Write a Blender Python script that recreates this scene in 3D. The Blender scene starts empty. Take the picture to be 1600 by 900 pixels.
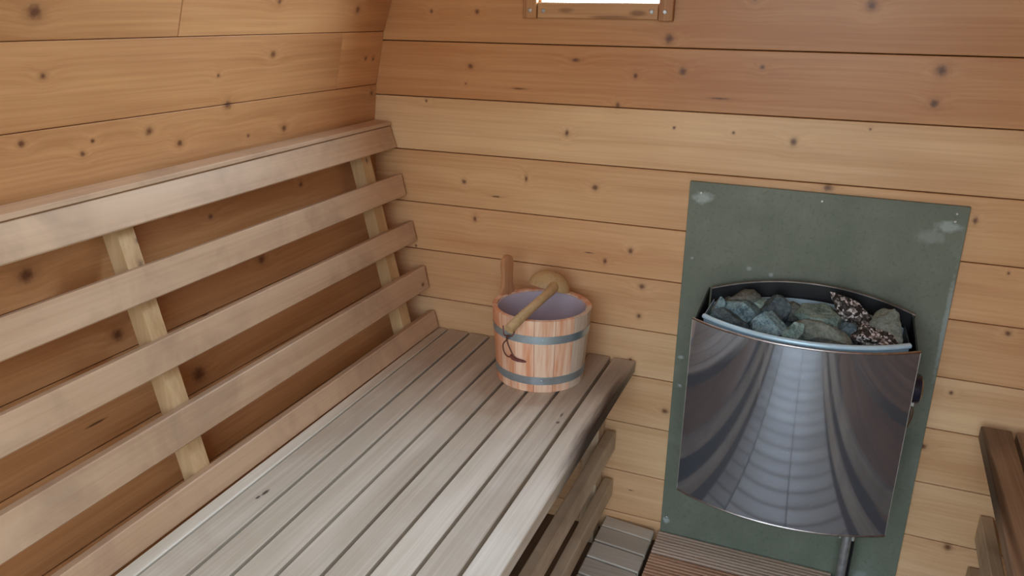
import bpy, bmesh, math, random
from mathutils import Vector, Matrix, noise
random.seed(7)
SC = bpy.context.scene
COL = SC.collection

# ------------------------------------------------------------------ camera
cam_data = bpy.data.cameras.new('camera')
cam = bpy.data.objects.new('camera', cam_data)
COL.objects.link(cam)
cam_data.sensor_width = 36.0
cam_data.lens = 1238.24 / 1600 * 36.0
cam_data.clip_start = 0.01
Rr = Vector((0.92486657, 0.38008391, 0.0125719))
Uu = Vector((-0.13531288, 0.29800486, 0.94492514))
Ff = Vector((-0.35540435, 0.87563082, -0.32704498))
m = Matrix((Rr, Uu, -Ff)).transposed().to_4x4()
m.translation = Vector((0, -1.55, 1.13))
cam.matrix_world = m
SC.camera = cam

# ------------------------------------------------------------------ view and world
vs = SC.view_settings
vs.view_transform = 'Standard'
try: vs.look = 'None'
except Exception: pass
vs.gamma = 1.0
vs.use_curve_mapping = False
vs.exposure = 0.32
SC.cycles.use_denoising = True
SC.cycles.max_bounces = 10
SC.cycles.diffuse_bounces = 6
SC.cycles.glossy_bounces = 4
SC.cycles.sample_clamp_indirect = 6.0
SC.cycles.caustics_reflective = False
SC.cycles.caustics_refractive = False
world = bpy.data.worlds.new('daylight')
SC.world = world
world.use_nodes = True
wn = world.node_tree; wn.nodes.clear()
wo = wn.nodes.new('ShaderNodeOutputWorld'); wb = wn.nodes.new('ShaderNodeBackground')
wt = wn.nodes.new('ShaderNodeTexCoord'); ws = wn.nodes.new('ShaderNodeSeparateXYZ'); wr = wn.nodes.new('ShaderNodeValToRGB')
wn.links.new(wt.outputs['Generated'], ws.inputs[0]); wn.links.new(ws.outputs['Z'], wr.inputs[0])
wr.color_ramp.elements[0].position = 0.0; wr.color_ramp.elements[0].color = (0.16, 0.18, 0.14, 1)
wr.color_ramp.elements[1].position = 0.04; wr.color_ramp.elements[1].color = (0.80, 0.90, 1.0, 1)
e = wr.color_ramp.elements.new(1.0); e.color = (0.62, 0.80, 1.0, 1)
# hazy bright sky, brightest around the direction the window looks
wm1 = wn.nodes.new('ShaderNodeMath'); wm1.operation = 'MAXIMUM'; wm1.inputs[1].default_value = 0.0; wn.links.new(ws.outputs['Y'], wm1.inputs[0])
wm2 = wn.nodes.new('ShaderNodeMath'); wm2.operation = 'MULTIPLY_ADD'; wn.links.new(wm1.outputs[0], wm2.inputs[0]); wm2.inputs[1].default_value = 52.0; wm2.inputs[2].default_value = 5.0
wn.links.new(wm2.outputs[0], wb.inputs['Strength'])
wn.links.new(wr.outputs[0], wb.inputs[0]); wn.links.new(wb.outputs[0], wo.inputs[0])

DOOR = (-0.56, 0.34, 0.0, 1.52)          # opening in the wall behind the camera: x0, x1, z0, z1
FRONT_Y = -1.88
def portal(name, loc, rot, sx, sy):
    l = bpy.data.lights.new(name, 'AREA'); l.shape = 'RECTANGLE'; l.size = sx; l.size_y = sy
    l.cycles.is_portal = True
    o = bpy.data.objects.new(name, l); o.location = loc; o.rotation_euler = rot; COL.objects.link(o)
portal('door_daylight', ((DOOR[0]+DOOR[1])/2, FRONT_Y-0.03, (DOOR[2]+DOOR[3])/2), (math.pi/2, 0, 0), DOOR[1]-DOOR[0], DOOR[3]-DOOR[2])
portal('window_daylight', (-0.4575, 0.035, 1.315), (-math.pi/2, 0, 0), 0.24, 0.34)

# ------------------------------------------------------------------ node helpers
def new_mat(name):
    mt = bpy.data.materials.new(name); mt.use_nodes = True
    nt = mt.node_tree
    return mt, nt, nt.nodes['Principled BSDF']
def N(nt, t, **kw):
    n = nt.nodes.new(t)
    for k, v in kw.items(): setattr(n, k, v)
    return n
def link(nt, a, b): nt.links.new(a, b)
def srgb(r, g, b):
    f = lambda c: ((c/255+0.055)/1.055)**2.4 if c/255 > 0.04045 else c/255/12.92
    return (f(r), f(g), f(b), 1)
def math_n(nt, op, a, b=None, c=None):
    n = N(nt, 'ShaderNodeMath', operation=op)
    for i, v in enumerate((a, b, c)):
        if v is None: continue
        if isinstance(v, (int, float)): n.inputs[i].default_value = v
        else: link(nt, v, n.inputs[i])
    return n.outputs[0]
def mix(nt, fac, a, b, mode='MIX'):
    n = N(nt, 'ShaderNodeMix', data_type='RGBA', blend_type=mode)
    for sock, v in ((n.inputs[0], fac), (n.inputs[6], a), (n.inputs[7], b)):
        if isinstance(v, (int, float, tuple)): sock.default_value = v
        else: link(nt, v, sock)
    return n.outputs[2]
def ramp(nt, fac, stops):
    n = N(nt, 'ShaderNodeValToRGB'); cr = n.color_ramp
    cr.elements[0].position, cr.elements[0].color = stops[0][0], stops[0][1]
    cr.elements[1].position, cr.elements[1].color = stops[-1][0], stops[-1][1]
    for p, c in stops[1:-1]:
        e = cr.elements.new(p); e.color = c
    link(nt, fac, n.inputs[0]); return n.outputs[0]
def noise_n(nt, vec, scale, detail=3, rough=0.55, dist=0.0):
    n = N(nt, 'ShaderNodeTexNoise'); n.inputs['Scale'].default_value = scale
    n.inputs['Detail'].default_value = detail; n.inputs['Roughness'].default_value = rough
    n.inputs['Distortion'].default_value = dist
    link(nt, vec, n.inputs['Vector']); return n.outputs['Fac']
def g(v): return (v, v, v, 1)

def wood(name, light, dark, axis='X', knots=(), rough=0.42, seed=0.0, tint=0.16, grain=1.0, stain=None, blotch=None, coat=0.0, spread=1.0, gs=1.0, knot_dark=(0.12, 0.040, 0.020, 1)):
    """Sawn softwood: growth lines along one axis, broad tone patches, optional knots
    given as (centre, (rx, ry, rz)) in metres; every board gets its own tone."""
    mt, nt, bs = new_mat(name)
    tc = N(nt, 'ShaderNodeTexCoord'); oi = N(nt, 'ShaderNodeObjectInfo')
    P = tc.outputs['Object']
    off = N(nt, 'ShaderNodeCombineXYZ')
    for i, k in enumerate((7.3, 11.9, 5.1)):
        link(nt, math_n(nt, 'MULTIPLY_ADD', oi.outputs['Random'], k, seed), off.inputs[i])
    add = N(nt, 'ShaderNodeVectorMath', operation='ADD'); link(nt, P, add.inputs[0]); link(nt, off.outputs[0], add.inputs[1])
    Q = add.outputs[0]
    dmin = None
    for c, r in knots:
        inv = [1.0/k for k in r]
        a = N(nt, 'ShaderNodeVectorMath', operation='MULTIPLY_ADD')
        link(nt, P, a.inputs[0]); a.inputs[1].default_value = inv
        a.inputs[2].default_value = [-c[i]*inv[i] for i in range(3)]
        l = N(nt, 'ShaderNodeVectorMath', operation='LENGTH'); link(nt, a.outputs[0], l.inputs[0])
        d = l.outputs['Value']
        dmin = d if dmin is None else math_n(nt, 'MINIMUM', dmin, d)
    if dmin is not None:
        kn = noise_n(nt, P, 160, 2)
        dmin = math_n(nt, 'ADD', dmin, math_n(nt, 'MULTIPLY_ADD', kn, 0.9, -0.45))
        bend = math_n(nt, 'DIVIDE', 0.010, math_n(nt, 'ADD', math_n(nt, 'MULTIPLY', dmin, math_n(nt, 'MULTIPLY', dmin, 0.12)), 1.0))
        bv = N(nt, 'ShaderNodeCombineXYZ')
        for i in range(3):
            if 'XYZ'[i] != axis: link(nt, bend, bv.inputs[i])
        ad = N(nt, 'ShaderNodeVectorMath', operation='ADD'); link(nt, Q, ad.inputs[0]); link(nt, bv.outputs[0], ad.inputs[1]); Q = ad.outputs[0]
    def stretched(along, across):
        mp = N(nt, 'ShaderNodeMapping')
        mp.inputs['Scale'].default_value = [along if 'XYZ'[i] == axis else across for i in range(3)]
        link(nt, Q, mp.inputs['Vector']); return mp.outputs[0]
    big = noise_n(nt, stretched(1.3*gs, 16*gs), 1.0, 3, 0.5, 0.35)       # broad growth bands
    fine = noise_n(nt, stretched(3.0, 190), 1.0, 2, 0.6)           # thin grain
    patch = noise_n(nt, stretched(2.0, 5.0), 1.0, 2)               # tone patches
    f = math_n(nt, 'ADD', math_n(nt, 'MULTIPLY', big, 0.62), math_n(nt, 'ADD', math_n(nt, 'MULTIPLY', fine, 0.34*grain), math_n(nt, 'MULTIPLY', patch, 0.50)))
    h = 0.15*spread
    col = ramp(nt, f, [(0.72-h, light), (0.72+h, dark)])
    tone = math_n(nt, 'MULTIPLY_ADD', oi.outputs['Random'], tint, 1.0-tint*0.6)
    tv = N(nt, 'ShaderNodeCombineXYZ')
    for i in range(3): link(nt, tone, tv.inputs[i])
    col = mix(nt, 1.0, col, tv.outputs[0], 'MULTIPLY')
    if blotch:                                                     # (colour, amount, scale) weathering that sits on the wood
        bf = noise_n(nt, Q, blotch[2], 4, 0.6, 0.4)
        bf = ramp(nt, bf, [(0.48, g(0)), (0.72, g(blotch[1]))])
        col = mix(nt, bf, col, blotch[0])
    if stain:                                                      # list of (colour, centre, radii, amount): marks with a shape of their own
        for colr, c, r, amt in stain:
            inv = [1.0/k for k in r]
            a = N(nt, 'ShaderNodeVectorMath', operation='MULTIPLY_ADD')
            link(nt, P, a.inputs[0]); a.inputs[1].default_value = inv
            a.inputs[2].default_value = [-c[i]*inv[i] for i in range(3)]
            l = N(nt, 'ShaderNodeVectorMath', operation='LENGTH'); link(nt, a.outputs[0], l.inputs[0])
            d = math_n(nt, 'ADD', l.outputs['Value'], math_n(nt, 'MULTIPLY_ADD', noise_n(nt, stretched(6, 60), 1.0, 3), 0.9, -0.45))
            fac = ramp(nt, d, [(0.45, g(amt)), (1.0, g(0))])
            col = mix(nt, fac, col, colr)
    if dmin is not None:
        halo = tuple(x*0.62 for x in dark[:3])+(1,)
        kf = ramp(nt, math_n(nt, 'MULTIPLY', dmin, 0.25), [(0.09, g(0.92)), (0.20, g(0.6)), (0.30, g(0.22)), (0.62, g(0))])
        kc = ramp(nt, math_n(nt, 'MULTIPLY', dmin, 0.25), [(0.05, knot_dark), (0.28, (0.16, 0.06, 0.022, 1)), (0.45, halo)])
        col = mix(nt, kf, col, kc)
    link(nt, col, bs.inputs['Base Color'])
    rr = math_n(nt, 'MULTIPLY_ADD', big, 0.16, rough-0.08)
    link(nt, rr, bs.inputs['Roughness'])
    bs.inputs['Specular IOR Level'].default_value = 0.42
    if coat:
        bs.inputs['Coat Weight'].default_value = coat; bs.inputs['Coat Roughness'].default_value = 0.28
    bp = N(nt, 'ShaderNodeBump'); bp.inputs['Strength'].default_value = 0.18; bp.inputs['Distance'].default_value = 0.0012
    link(nt, f, bp.inputs['Height']); link(nt, bp.outputs[0], bs.inputs['Normal'])
    return mt

def plain(name, col, rough=0.5, metal=0.0, nscale=60, namt=0.25, bump=0.0):
    mt, nt, bs = new_mat(name)
    tc = N(nt, 'ShaderNodeTexCoord')
    f = noise_n(nt, tc.outputs['Object'], nscale, 4, 0.6)
    d = tuple(c*(1-namt) for c in col[:3])+(1,); l = tuple(min(1, c*(1+namt)) for c in col[:3])+(1,)
    link(nt, ramp(nt, f, [(0.3, d), (0.7, l)]), bs.inputs['Base Color'])
    bs.inputs['Roughness'].default_value = rough; bs.inputs['Metallic'].default_value = metal
    if bump:
        bp = N(nt, 'ShaderNodeBump'); bp.inputs['Strength'].default_value = bump; bp.inputs['Distance'].default_value = 0.001
        link(nt, f, bp.inputs['Height']); link(nt, bp.outputs[0], bs.inputs['Normal'])
    return mt

# ------------------------------------------------------------------ object helpers
def tag(o, label=None, cat=None, group=None, kind=None):
    if label: o['label'] = label
    if cat: o['category'] = cat
    if group: o['group'] = group
    if kind: o['kind'] = kind
    return o
def empty(name, loc=(0, 0, 0)):
    o = bpy.data.objects.new(name, None); o.location = loc; o.empty_display_size = 0.1
    COL.objects.link(o); return o
def obj(name, bm, mat, parent=None, smooth=False):
    me = bpy.data.meshes.new(name)
    bmesh.ops.recalc_face_normals(bm, faces=bm.faces[:])
    bm.to_mesh(me); bm.free()
    me.materials.append(mat)
    if smooth:
        me.polygons.foreach_set('use_smooth', [True]*len(me.polygons))
        me.set_sharp_from_angle(angle=math.radians(38))
    o = bpy.data.objects.new(name, me); COL.objects.link(o)
    if parent is not None:
        o.parent = parent
        o.matrix_parent_inverse = Matrix.Translation(-base_of(parent))
    return o
def base_of(o):
    v = Vector(o.location)
    return v                                   # parents are only ever translated empties or meshes at the origin
def hexa(bm, c, bev=0.0):
    """c: 8 corners, bottom ring then top ring"""
    vs_ = [bm.verts.new(p) for p in c]
    fs = [bm.faces.new([vs_[i] for i in q]) for q in ((0, 3, 2, 1), (4, 5, 6, 7), (0, 1, 5, 4), (1, 2, 6, 5), (2, 3, 7, 6), (3, 0, 4, 7))]
    if bev:
        es = list({e for f in fs for e in f.edges})
        bmesh.ops.bevel(bm, geom=es, offset=bev, segments=1, affect='EDGES', profile=0.5)
def box(bm, x0, x1, y0, y1, z0, z1, bev=0.0):
    hexa(bm, [(x0, y0, z0), (x1, y0, z0), (x1, y1, z0), (x0, y1, z0), (x0, y0, z1), (x1, y0, z1), (x1, y1, z1), (x0, y1, z1)], bev)
def prism(bm, poly, a0, a1, axis='Y', bev=0.0):
    """poly in the plane across the axis: (x,z) for Y, (y,z) for X, (x,y) for Z"""
    def P(p, a): return {'Y': (p[0], a, p[1]), 'X': (a, p[0], p[1]), 'Z': (p[0], p[1], a)}[axis]
    A = [bm.verts.new(P(p, a0)) for p in poly]; B = [bm.verts.new(P(p, a1)) for p in poly]
    n = len(poly)
    fs = [bm.faces.new(A), bm.faces.new(B[::-1])]
    for i in range(n): fs.append(bm.faces.new((A[i], B[i], B[(i+1) % n], A[(i+1) % n])))
    if bev:
        bmesh.ops.bevel(bm, geom=list({e for f in fs for e in f.edges}), offset=bev, segments=1, affect='EDGES', profile=0.5)
def tube(bm, pts, rad, seg=10, cap=True):
    pts = [Vector(p) for p in pts]; n = len(pts)
    rads = rad if isinstance(rad, (list, tuple)) else [rad]*n
    ref = None; rings = []
    for i, p in enumerate(pts):
        t = (pts[min(i+1, n-1)]-pts[max(i-1, 0)]).normalized()
        if ref is None:
            ref = Vector((0, 0, 1)) if abs(t.z) < 0.9 else Vector((1, 0, 0))
        u = (ref-t*ref.dot(t)).normalized(); ref = u; w = t.cross(u)
        rings.append([bm.verts.new(p+(u*math.cos(a)+w*math.sin(a))*rads[i]) for a in [2*math.pi*k/seg for k in range(seg)]])
    for a, b in zip(rings, rings[1:]):
        for k in range(seg): bm.faces.new((a[k], a[(k+1) % seg], b[(k+1) % seg], b[k]))
    if cap: bm.faces.new(rings[0][::-1]); bm.faces.new(rings[-1])
def catmull(pts, n=6):
    P = [Vector(p) for p in pts]; P = [P[0]*2-P[1]]+P+[P[-1]*2-P[-2]]; out = []
    for i in range(1, len(P)-2):
        for k in range(n):
            t = k/n
            out.append(0.5*((2*P[i])+(P[i+1]-P[i-1])*t+(2*P[i-1]-5*P[i]+4*P[i+1]-P[i+2])*t*t+(3*P[i]-P[i-1]-3*P[i+1]+P[i+2])*t**3))
    out.append(P[-2]); return out
def disc(bm, c, nrm, r, depth, seg=14):
    c = Vector(c); nrm = Vector(nrm).normalized()
    tube(bm, [c, c+nrm*depth*0.7, c+nrm*depth], [r, r, r*0.72], seg)

# ------------------------------------------------------------------ shell geometry
RAD, CX, CZ = 1.0, 0.03, 0.82             # barrel: radius and centre
A0, DA = 2.7, 6.5                          # joint angles of the staves, degrees above horizontal
def wall_x(z): return CX-math.sqrt(max(0, RAD*RAD-(z-CZ)**2))

PL, PD = srgb(226, 184, 138), srgb(196, 144, 98)             # back wall pine
LL, LD = srgb(216, 164, 112), srgb(180, 126, 78)               # barrel pine

# --- back wall: boards lie across, knots where the photograph has them
seams = [-0.06, 0.040, 0.150, 0.273, 0.391, 0.499, 0.614, 0.724, 0.842, 0.958, 1.073, 1.188, 1.303, 1.418, 1.533, 1.648, 1.763, 1.83]
BK = [(0.022, 1.151, .008, .008), (-0.318, 1.089, .008, .009), (-0.714, 1.133, .005, .005), (-0.818, 1.133, .004, .004), (-0.729, 1.026, .006, .005),
      (-0.288, 1.031, .007, .007), (0.145, 1.049, .009, .009), (0.143, 0.994, .007, .007), (-0.378, 1.02, .0045, .005), (-0.145, 1.044, .004, .004),
      (-0.41, 0.963, .004, .005), (-0.513, 0.902, .004, .006), (-0.075, 0.914, .006, .007), (-0.746, 0.781, .005, .005), (-0.448, 0.795, .006, .006),
      (-0.005, 0.835, .008, .006), (-0.835, 0.95, .0025, .003), (-0.296, 0.926, .003, .003), (-0.184, 0.924, .003, .003), (-0.74, 0.99, .002, .002),
      (-0.419, 0.641, .004, .006), (-0.366, 0.67, .005, .006), (-0.337, 0.596, .006, .006), (-0.339, 0.53, .005, .005), (0.327, 0.602, .005, .005),
      (0.259, 0.471, .004, .004), (0.231, 0.351, .007, .006), (0.31, 0.142, .008, .007), (0.225, 0.224, .005, .004), (0.307, 0.712, .0025, .003),
      (-0.351, 0.427, .004, .004), (-0.17, 1.165, .006, .008), (0.05, 0.945, .002, .002), (-0.268, 0.32, .007, .006), (-0.60, 0.80, .003, .006), (0.24, 0.80, .004, .006),
      (-0.87, 0.62, .003, .003), (-0.72, 0.70, .004, .006),
      (-0.62, 0.985, .016, .0016), (-0.215, 0.985, .019, .0016), (-0.669, 0.755, .011, .0018), (-0.455, 0.655, .010, .0015), (-0.50, 1.045, .008, .004), (-0.33, 0.105, .006, .0015)]
wall_back = empty('wall_back'); tag(wall_back, kind='structure')
WIN = (-0.575, -0.340, 1.150, 1.48)
WT = 0.022
for i, (z0, z1) in enumerate(zip(seams, seams[1:])):
    kn = [((x, 0, z), (rx, 0.02, rz)) for x, z, rx, rz in BK if z0-0.01 < z < z1+0.01]
    T = {8: (234, 198, 152), 9: (214, 162, 112), 10: (216, 166, 116), 7: (224, 182, 134), 6: (226, 182, 134), 5: (220, 178, 132), 4: (230, 194, 150), 3: (226, 188, 144), 2: (232, 198, 154), 1: (230, 192, 148), 0: (230, 192, 148)}.get(i, (222, 176, 128))
    light = srgb(*T); dark = srgb(T[0]-26, T[1]-34, T[2]-34)
    mt = wood('back_pine_%d' % i, light, dark, 'X', kn, rough=0.40, seed=i*3.7, tint=0.06, coat=0.25)
    def ext(z): return wall_x(z)-0.030, 2*CX-wall_x(z)+0.030
    if z1 > 1.82: z1 = 1.835
    ga = 0.0009
    l0, r0 = ext(max(z0, -0.05)); l1, r1 = ext(min(z1, 1.8))
    if z0 < -0.05: l0, r0 = l1+0.06, r1-0.06
    def piece(poly):
        bm = bmesh.new(); prism(bm, poly, 0.0, WT, 'Y', 0.0011)
        o = obj('plank', bm, mt, wall_back)
    lx = lambda z: l0+(l1-l0)*(z-z0)/(z1-z0)
    rx_ = lambda z: r0+(r1-r0)*(z-z0)/(z1-z0)
    za, zb = z0+ga, z1-ga
    if zb <= WIN[2] or za >= WIN[3]:
        piece([(lx(za), za), (rx_(za), za), (rx_(zb), zb), (lx(zb), zb)])
    elif za < WIN[2]:
        piece([(lx(za), za), (rx_(za), za), (rx_(zb), zb), (WIN[1], zb), (WIN[1], WIN[2]), (WIN[0], WIN[2]), (WIN[0], zb), (lx(zb), zb)])
    elif zb > WIN[3]:
        piece([(lx(za), za), (WIN[0], za), (WIN[0], WIN[3]), (WIN[1], WIN[3]), (WIN[1], za), (rx_(za), za), (rx_(zb), zb), (lx(zb), zb)])
    else:
        piece([(lx(za), za), (WIN[0], za), (WIN[0], zb), (lx(zb), zb)])
        piece([(WIN[1], za), (rx_(za), za), (rx_(zb), zb), (WIN[1], zb)])

bkm = plain('dark_leak_stop', (0.03, 0.022, 0.015, 1), 0.8)  # dark sheets added behind the planks to stop light leaking through the seams
for x0, x1, z0, z1 in ((-1.0, WIN[0], -0.05, 1.52), (WIN[1], 1.06, -0.05, 1.52), (WIN[0], WIN[1], -0.05, WIN[2]), (WIN[0], WIN[1], WIN[3], 1.52), (-0.70, 0.76, 1.52, 1.84)):
    bm = bmesh.new(); box(bm, x0, x1, WT+0.0005, WT+0.008, z0, z1); obj('leak_stop_board', bm, bkm, wall_back)

# --- barrel staves (left wall, ceiling, right wall)
LK = [(-0.83, 1.125, .009), (-0.817, 1.048, .004), (-0.366, 1.057, .006), (-0.644, 0.956, .006), (-0.584, 0.93, .005), (-0.473, 0.979, .007), (-0.323, 0.922, .006),
      (-0.423, 0.921, .003), (-0.763, 0.94, .004), (-0.851, 0.966, .004), (-0.745, 0.955, .003), (-0.123, 1.134, .006), (-0.37, 1.145, .005), (-0.02, 0.962, .005),
      (-0.872, 0.795, .010), (-0.757, 0.669, .009), (-0.583, 0.637, .008), (-0.422, 0.693, .008), (-0.279, 0.807, .005), (-0.53, 0.798, .005), (-0.615, 0.824, .005),
      (-0.634, 0.555, .013), (-0.06, 1.037, .004), (-0.03, 1.034, .004), (-0.50, 1.029, .003), (-0.70, 0.47, .010), (-0.45, 0.52, .006), (-0.3, 0.6, .006), (-0.93, 0.40, .012)]
wall_left = empty('wall_left'); wall_right = empty('wall_right'); ceiling = empty('ceiling')
for o in (wall_left, wall_right, ceiling): tag(o, kind='structure')
BT = 0.028
def arc_pt(a, r):
    a = math.radians(a); return (CX-r*math.cos(a), CZ+r*math.sin(a))
plain_barrel = wood('barrel_pine', LL, LD, 'Y', (), rough=0.42, tint=0.2, coat=0.2)
k = -9
while A0+DA*k < 239:
    a, b = A0+DA*k, A0+DA*(k+1)
    if a < -54: k += 1; continue
    ga = 0.035
    (x0, z0), (x1, z1) = arc_pt(a+ga, RAD), arc_pt(b-ga, RAD)
    (x2, z2), (x3, z3) = arc_pt(b-ga, RAD+BT), arc_pt(a+ga, RAD+BT)
    par = wall_left if b < 52 else (wall_right if a > 128 else ceiling)
    zl, zh = sorted((z0, z1))
    kn = [((wall_x(z), y, z), (0.03, r*1.15, r)) for y, z, r in LK if par is wall_left and zl-0.004 < z < zh+0.004]
    mt = wood('barrel_pine_%d' % (k+9), LL, LD, 'Y', kn, rough=0.40, seed=2.1*k, tint=0.14, coat=0.25,
              stain=[((0.05, 0.02, 0.01, 1), (-0.95, -0.834, 0.564), (0.1, 0.022, 0.0022), 0.8)] if zl < 0.56 < zh and par is wall_left else None) if par is wall_left else plain_barrel
    cuts = [FRONT_Y, -0.0006]
    if k == 2: cuts = [FRONT_Y, -0.592, -0.0006]
    if k == 1: cuts = [FRONT_Y, -0.155, -0.0006]
    for c0, c1 in zip(cuts, cuts[1:]):
        bm = bmesh.new(); prism(bm, [(x0, z0), (x1, z1), (x2, z2), (x3, z3)], c0+0.0003, c1-0.0003, 'Y', 0.0010)
        obj('plank', bm, mt, par)
    k += 1

for par, a0, a1 in ((wall_left, -55, 51), (ceiling, 51.2, 128.8), (wall_right, 129, 236)):
    bm = bmesh.new(); G = []
    for j in range(25):
        a = a0+(a1-a0)*j/24; G.append([bm.verts.new((arc_pt(a, r)[0], y, arc_pt(a, r)[1])) for r, y in ((RAD+BT+0.001, FRONT_Y-0.02), (RAD+BT+0.006, FRONT_Y-0.02), (RAD+BT+0.006, 0.03), (RAD+BT+0.001, 0.03))])
    for A, B in zip(G, G[1:]):
        for q in range(4): bm.faces.new((A[q], A[(q+1) % 4], B[(q+1) % 4], B[q]))
    bm.faces.new(G[0]); bm.faces.new(G[-1]); obj('leak_stop_board', bm, bkm, par)  # curved sheet added outside the staves to block light leaks

# --- wall behind the camera with the open doorway
wall_front = empty('wall_front'); tag(wall_front, kind='structure')
fm = wood('front_pine', PL, PD, 'X', (), rough=0.45, tint=0.15)
zz = -0.06
while zz < 1.78:
    z0, z1 = zz+0.001, zz+0.113
    zc = min(max(max(abs(z0-CZ), abs(z1-CZ)), 0), 0.999)
    half = math.sqrt(1-zc*zc)
    spans = [(CX-half, CX+half)]
    if z0 < DOOR[3]: spans = [(CX-half, DOOR[0]), (DOOR[1], CX+half)]
    for s0, s1 in spans:
        if s1-s0 > 0.02:
            bm = bmesh.new(); box(bm, s0, s1, FRONT_Y-0.022, FRONT_Y-0.001, z0, z1, 0.001); obj('plank', bm, fm, wall_front)
    zz += 0.114

# --- floor
floor = None
bm = bmesh.new(); box(bm, -0.66, 0.72, FRONT_Y-0.02, 0.0, -0.03, -0.012)
floor = obj('floor', bm, wood('floor_wood', srgb(120, 100, 80), srgb(80, 62, 46), 'Y', (), rough=0.7)); tag(floor, kind='structure')

# --- window
FW = wood('window_frame_pine', srgb(206, 160, 112), srgb(150, 96, 58), 'Z', (), rough=0.45, tint=0.1)
FWs = wood('window_sill_pine', srgb(206, 162, 116), srgb(168, 114, 72), 'X', (), rough=0.45, tint=0.1, seed=4,
           stain=[((0.17, 0.062, 0.022, 1), (-0.52, -0.015, 1.137), (0.022, .05, 0.007), 0.55), ((0.17, 0.062, 0.022, 1), (-0.43, -0.015, 1.126), (0.055, .05, 0.004), 0.6), ((0.17, 0.062, 0.022, 1), (-0.378, -0.015, 1.134), (0.022, .05, 0.007), 0.7)])
win = empty('window_1'); tag(win, kind='structure')
bm = bmesh.new(); box(bm, -0.578, -0.340, -0.013, 0.0, 1.123, 1.152, 0.001); sill = obj('bottom_rail', bm, FWs, win)
bm = bmesh.new(); box(bm, -0.578, -0.340, -0.013, 0.0, 1.480, 1.510, 0.001); obj('top_rail', bm, FWs, win)
stl = []
for x0, x1, zb_ in ((-0.608, -0.5795, 1.122), (-0.3385, -0.312, 1.1205)):
    bm = bmesh.new(); box(bm, x0, x1, -0.016, 0.0, zb_, 1.512, 0.0012); stl.append(obj('stile', bm, FW, win))
screw_m = plain('screw_steel', (0.45, 0.46, 0.47, 1), 0.35, 1.0)
for par, x, z, y in ((stl[0], -0.5935, 1.137, -0.016), (sill, -0.566, 1.1365, -0.013), (sill, -0.352, 1.1365, -0.013), (stl[1], -0.3265, 1.1365, -0.016)):
    bm = bmesh.new(); disc(bm, (x, y+0.0005, z), (0, -1, 0), 0.0042, 0.0018)
    bmesh.ops.create_cube(bm, size=1, matrix=Matrix.Translation((x, y-0.0014, z)) @ Matrix.Diagonal((0.005, 0.0006, 0.0009, 1)))
    obj('screw', bm, screw_m, par)
gm, gnt, gb = new_mat('window_glass')
gnt.nodes.remove(gb)
gt = N(gnt, 'ShaderNodeBsdfTransparent'); gg = N(gnt, 'ShaderNodeBsdfGlossy'); gx = N(gnt, 'ShaderNodeMixShader'); gg.inputs['Roughness'].default_value = 0.02
gx.inputs[0].default_value = 0.06; gt.inputs[0].default_value = (0.94, 0.97, 0.98, 1)
link(gnt, gt.outputs[0], gx.inputs[1]); link(gnt, gg.outputs[0], gx.inputs[2]); link(gnt, gx.outputs[0], gnt.nodes['Material Output'].inputs[0])
bm = bmesh.new(); box(bm, -0.575, -0.340, 0.012, 0.016, 1.150, 1.480); obj('pane', bm, gm, win)

# ------------------------------------------------------------------ left bench
greyL, greyD = srgb(234, 230, 216), srgb(200, 192, 174)
brownish = srgb(170, 146, 124)
FAR_BROWN = ((0.27, 0.17, 0.11, 1), (-0.52, 0.02, 0.43), (0.60, 0.42, 0.2), 0.50)      # soft brown tone over the heater end of the bench
slat_m = wood('bench_slat_wood', greyL, greyD, 'Y', (), rough=0.50, tint=0.10, grain=1.5, blotch=(brownish, 0.35, 3.0), spread=1.3, stain=[FAR_BROWN])
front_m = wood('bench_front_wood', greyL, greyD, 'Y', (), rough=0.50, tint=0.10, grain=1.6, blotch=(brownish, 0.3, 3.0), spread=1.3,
               stain=[FAR_BROWN, ((0.014, 0.008, 0.006, 1), (-0.336, -0.25, 0.406), (0.020, 0.27, 0.060), 1.0), ((0.08, 0.045, 0.03, 1), (-0.34, -0.33, 0.415), (0.022, 0.25, 0.04), 0.55), ((0.12, 0.075, 0.052, 1), (-0.36, -0.12, 0.43), (0.05, 0.14, 0.03), 0.35)])
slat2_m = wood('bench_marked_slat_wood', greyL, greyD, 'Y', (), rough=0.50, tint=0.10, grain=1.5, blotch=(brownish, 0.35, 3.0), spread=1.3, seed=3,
               stain=[FAR_BROWN, ((0.05, 0.035, 0.025, 1), (-0.402, -0.33, 0.43), (0.004, 0.006, 0.01), 0.8), ((0.05, 0.035, 0.025, 1), (-0.405, -0.30, 0.43), (0.003, 0.012, 0.01), 0.8)])
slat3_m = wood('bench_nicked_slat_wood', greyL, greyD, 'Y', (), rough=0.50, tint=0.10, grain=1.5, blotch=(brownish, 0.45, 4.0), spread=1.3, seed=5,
               stain=[FAR_BROWN, ((0.03, 0.02, 0.015, 1), (-0.742, -0.72, 0.43), (0.004, 0.012, 0.01), 0.9), ((0.03, 0.02, 0.015, 1), (-0.744, -0.735, 0.43), (0.0035, 0.007, 0.01), 0.9)])
ZB, TH = 0.429, 0.026
bench = empty('sauna_bench', (-0.57, -0.95, 0.0))
tag(bench, 'long slatted wooden bench under the backrest, pale grey slats carrying the bucket', 'bench')
FARY, NEARY = -0.006, -1.86
edges_far = [(-0.812, -0.789), (-0.785, -0.7345), (-0.7285, -0.683), (-0.677, -0.6215), (-0.615, -0.5645), (-0.558, -0.5045), (-0.498, -0.4485), (-0.442, -0.3945), (-0.387, -0.338)]
near_c = [0.013, 0.016, 0.021, 0.018, 0.012, 0.009, 0.006, 0.004, 0.004]     # how far the near ends stray, measured at y = -0.9
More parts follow.
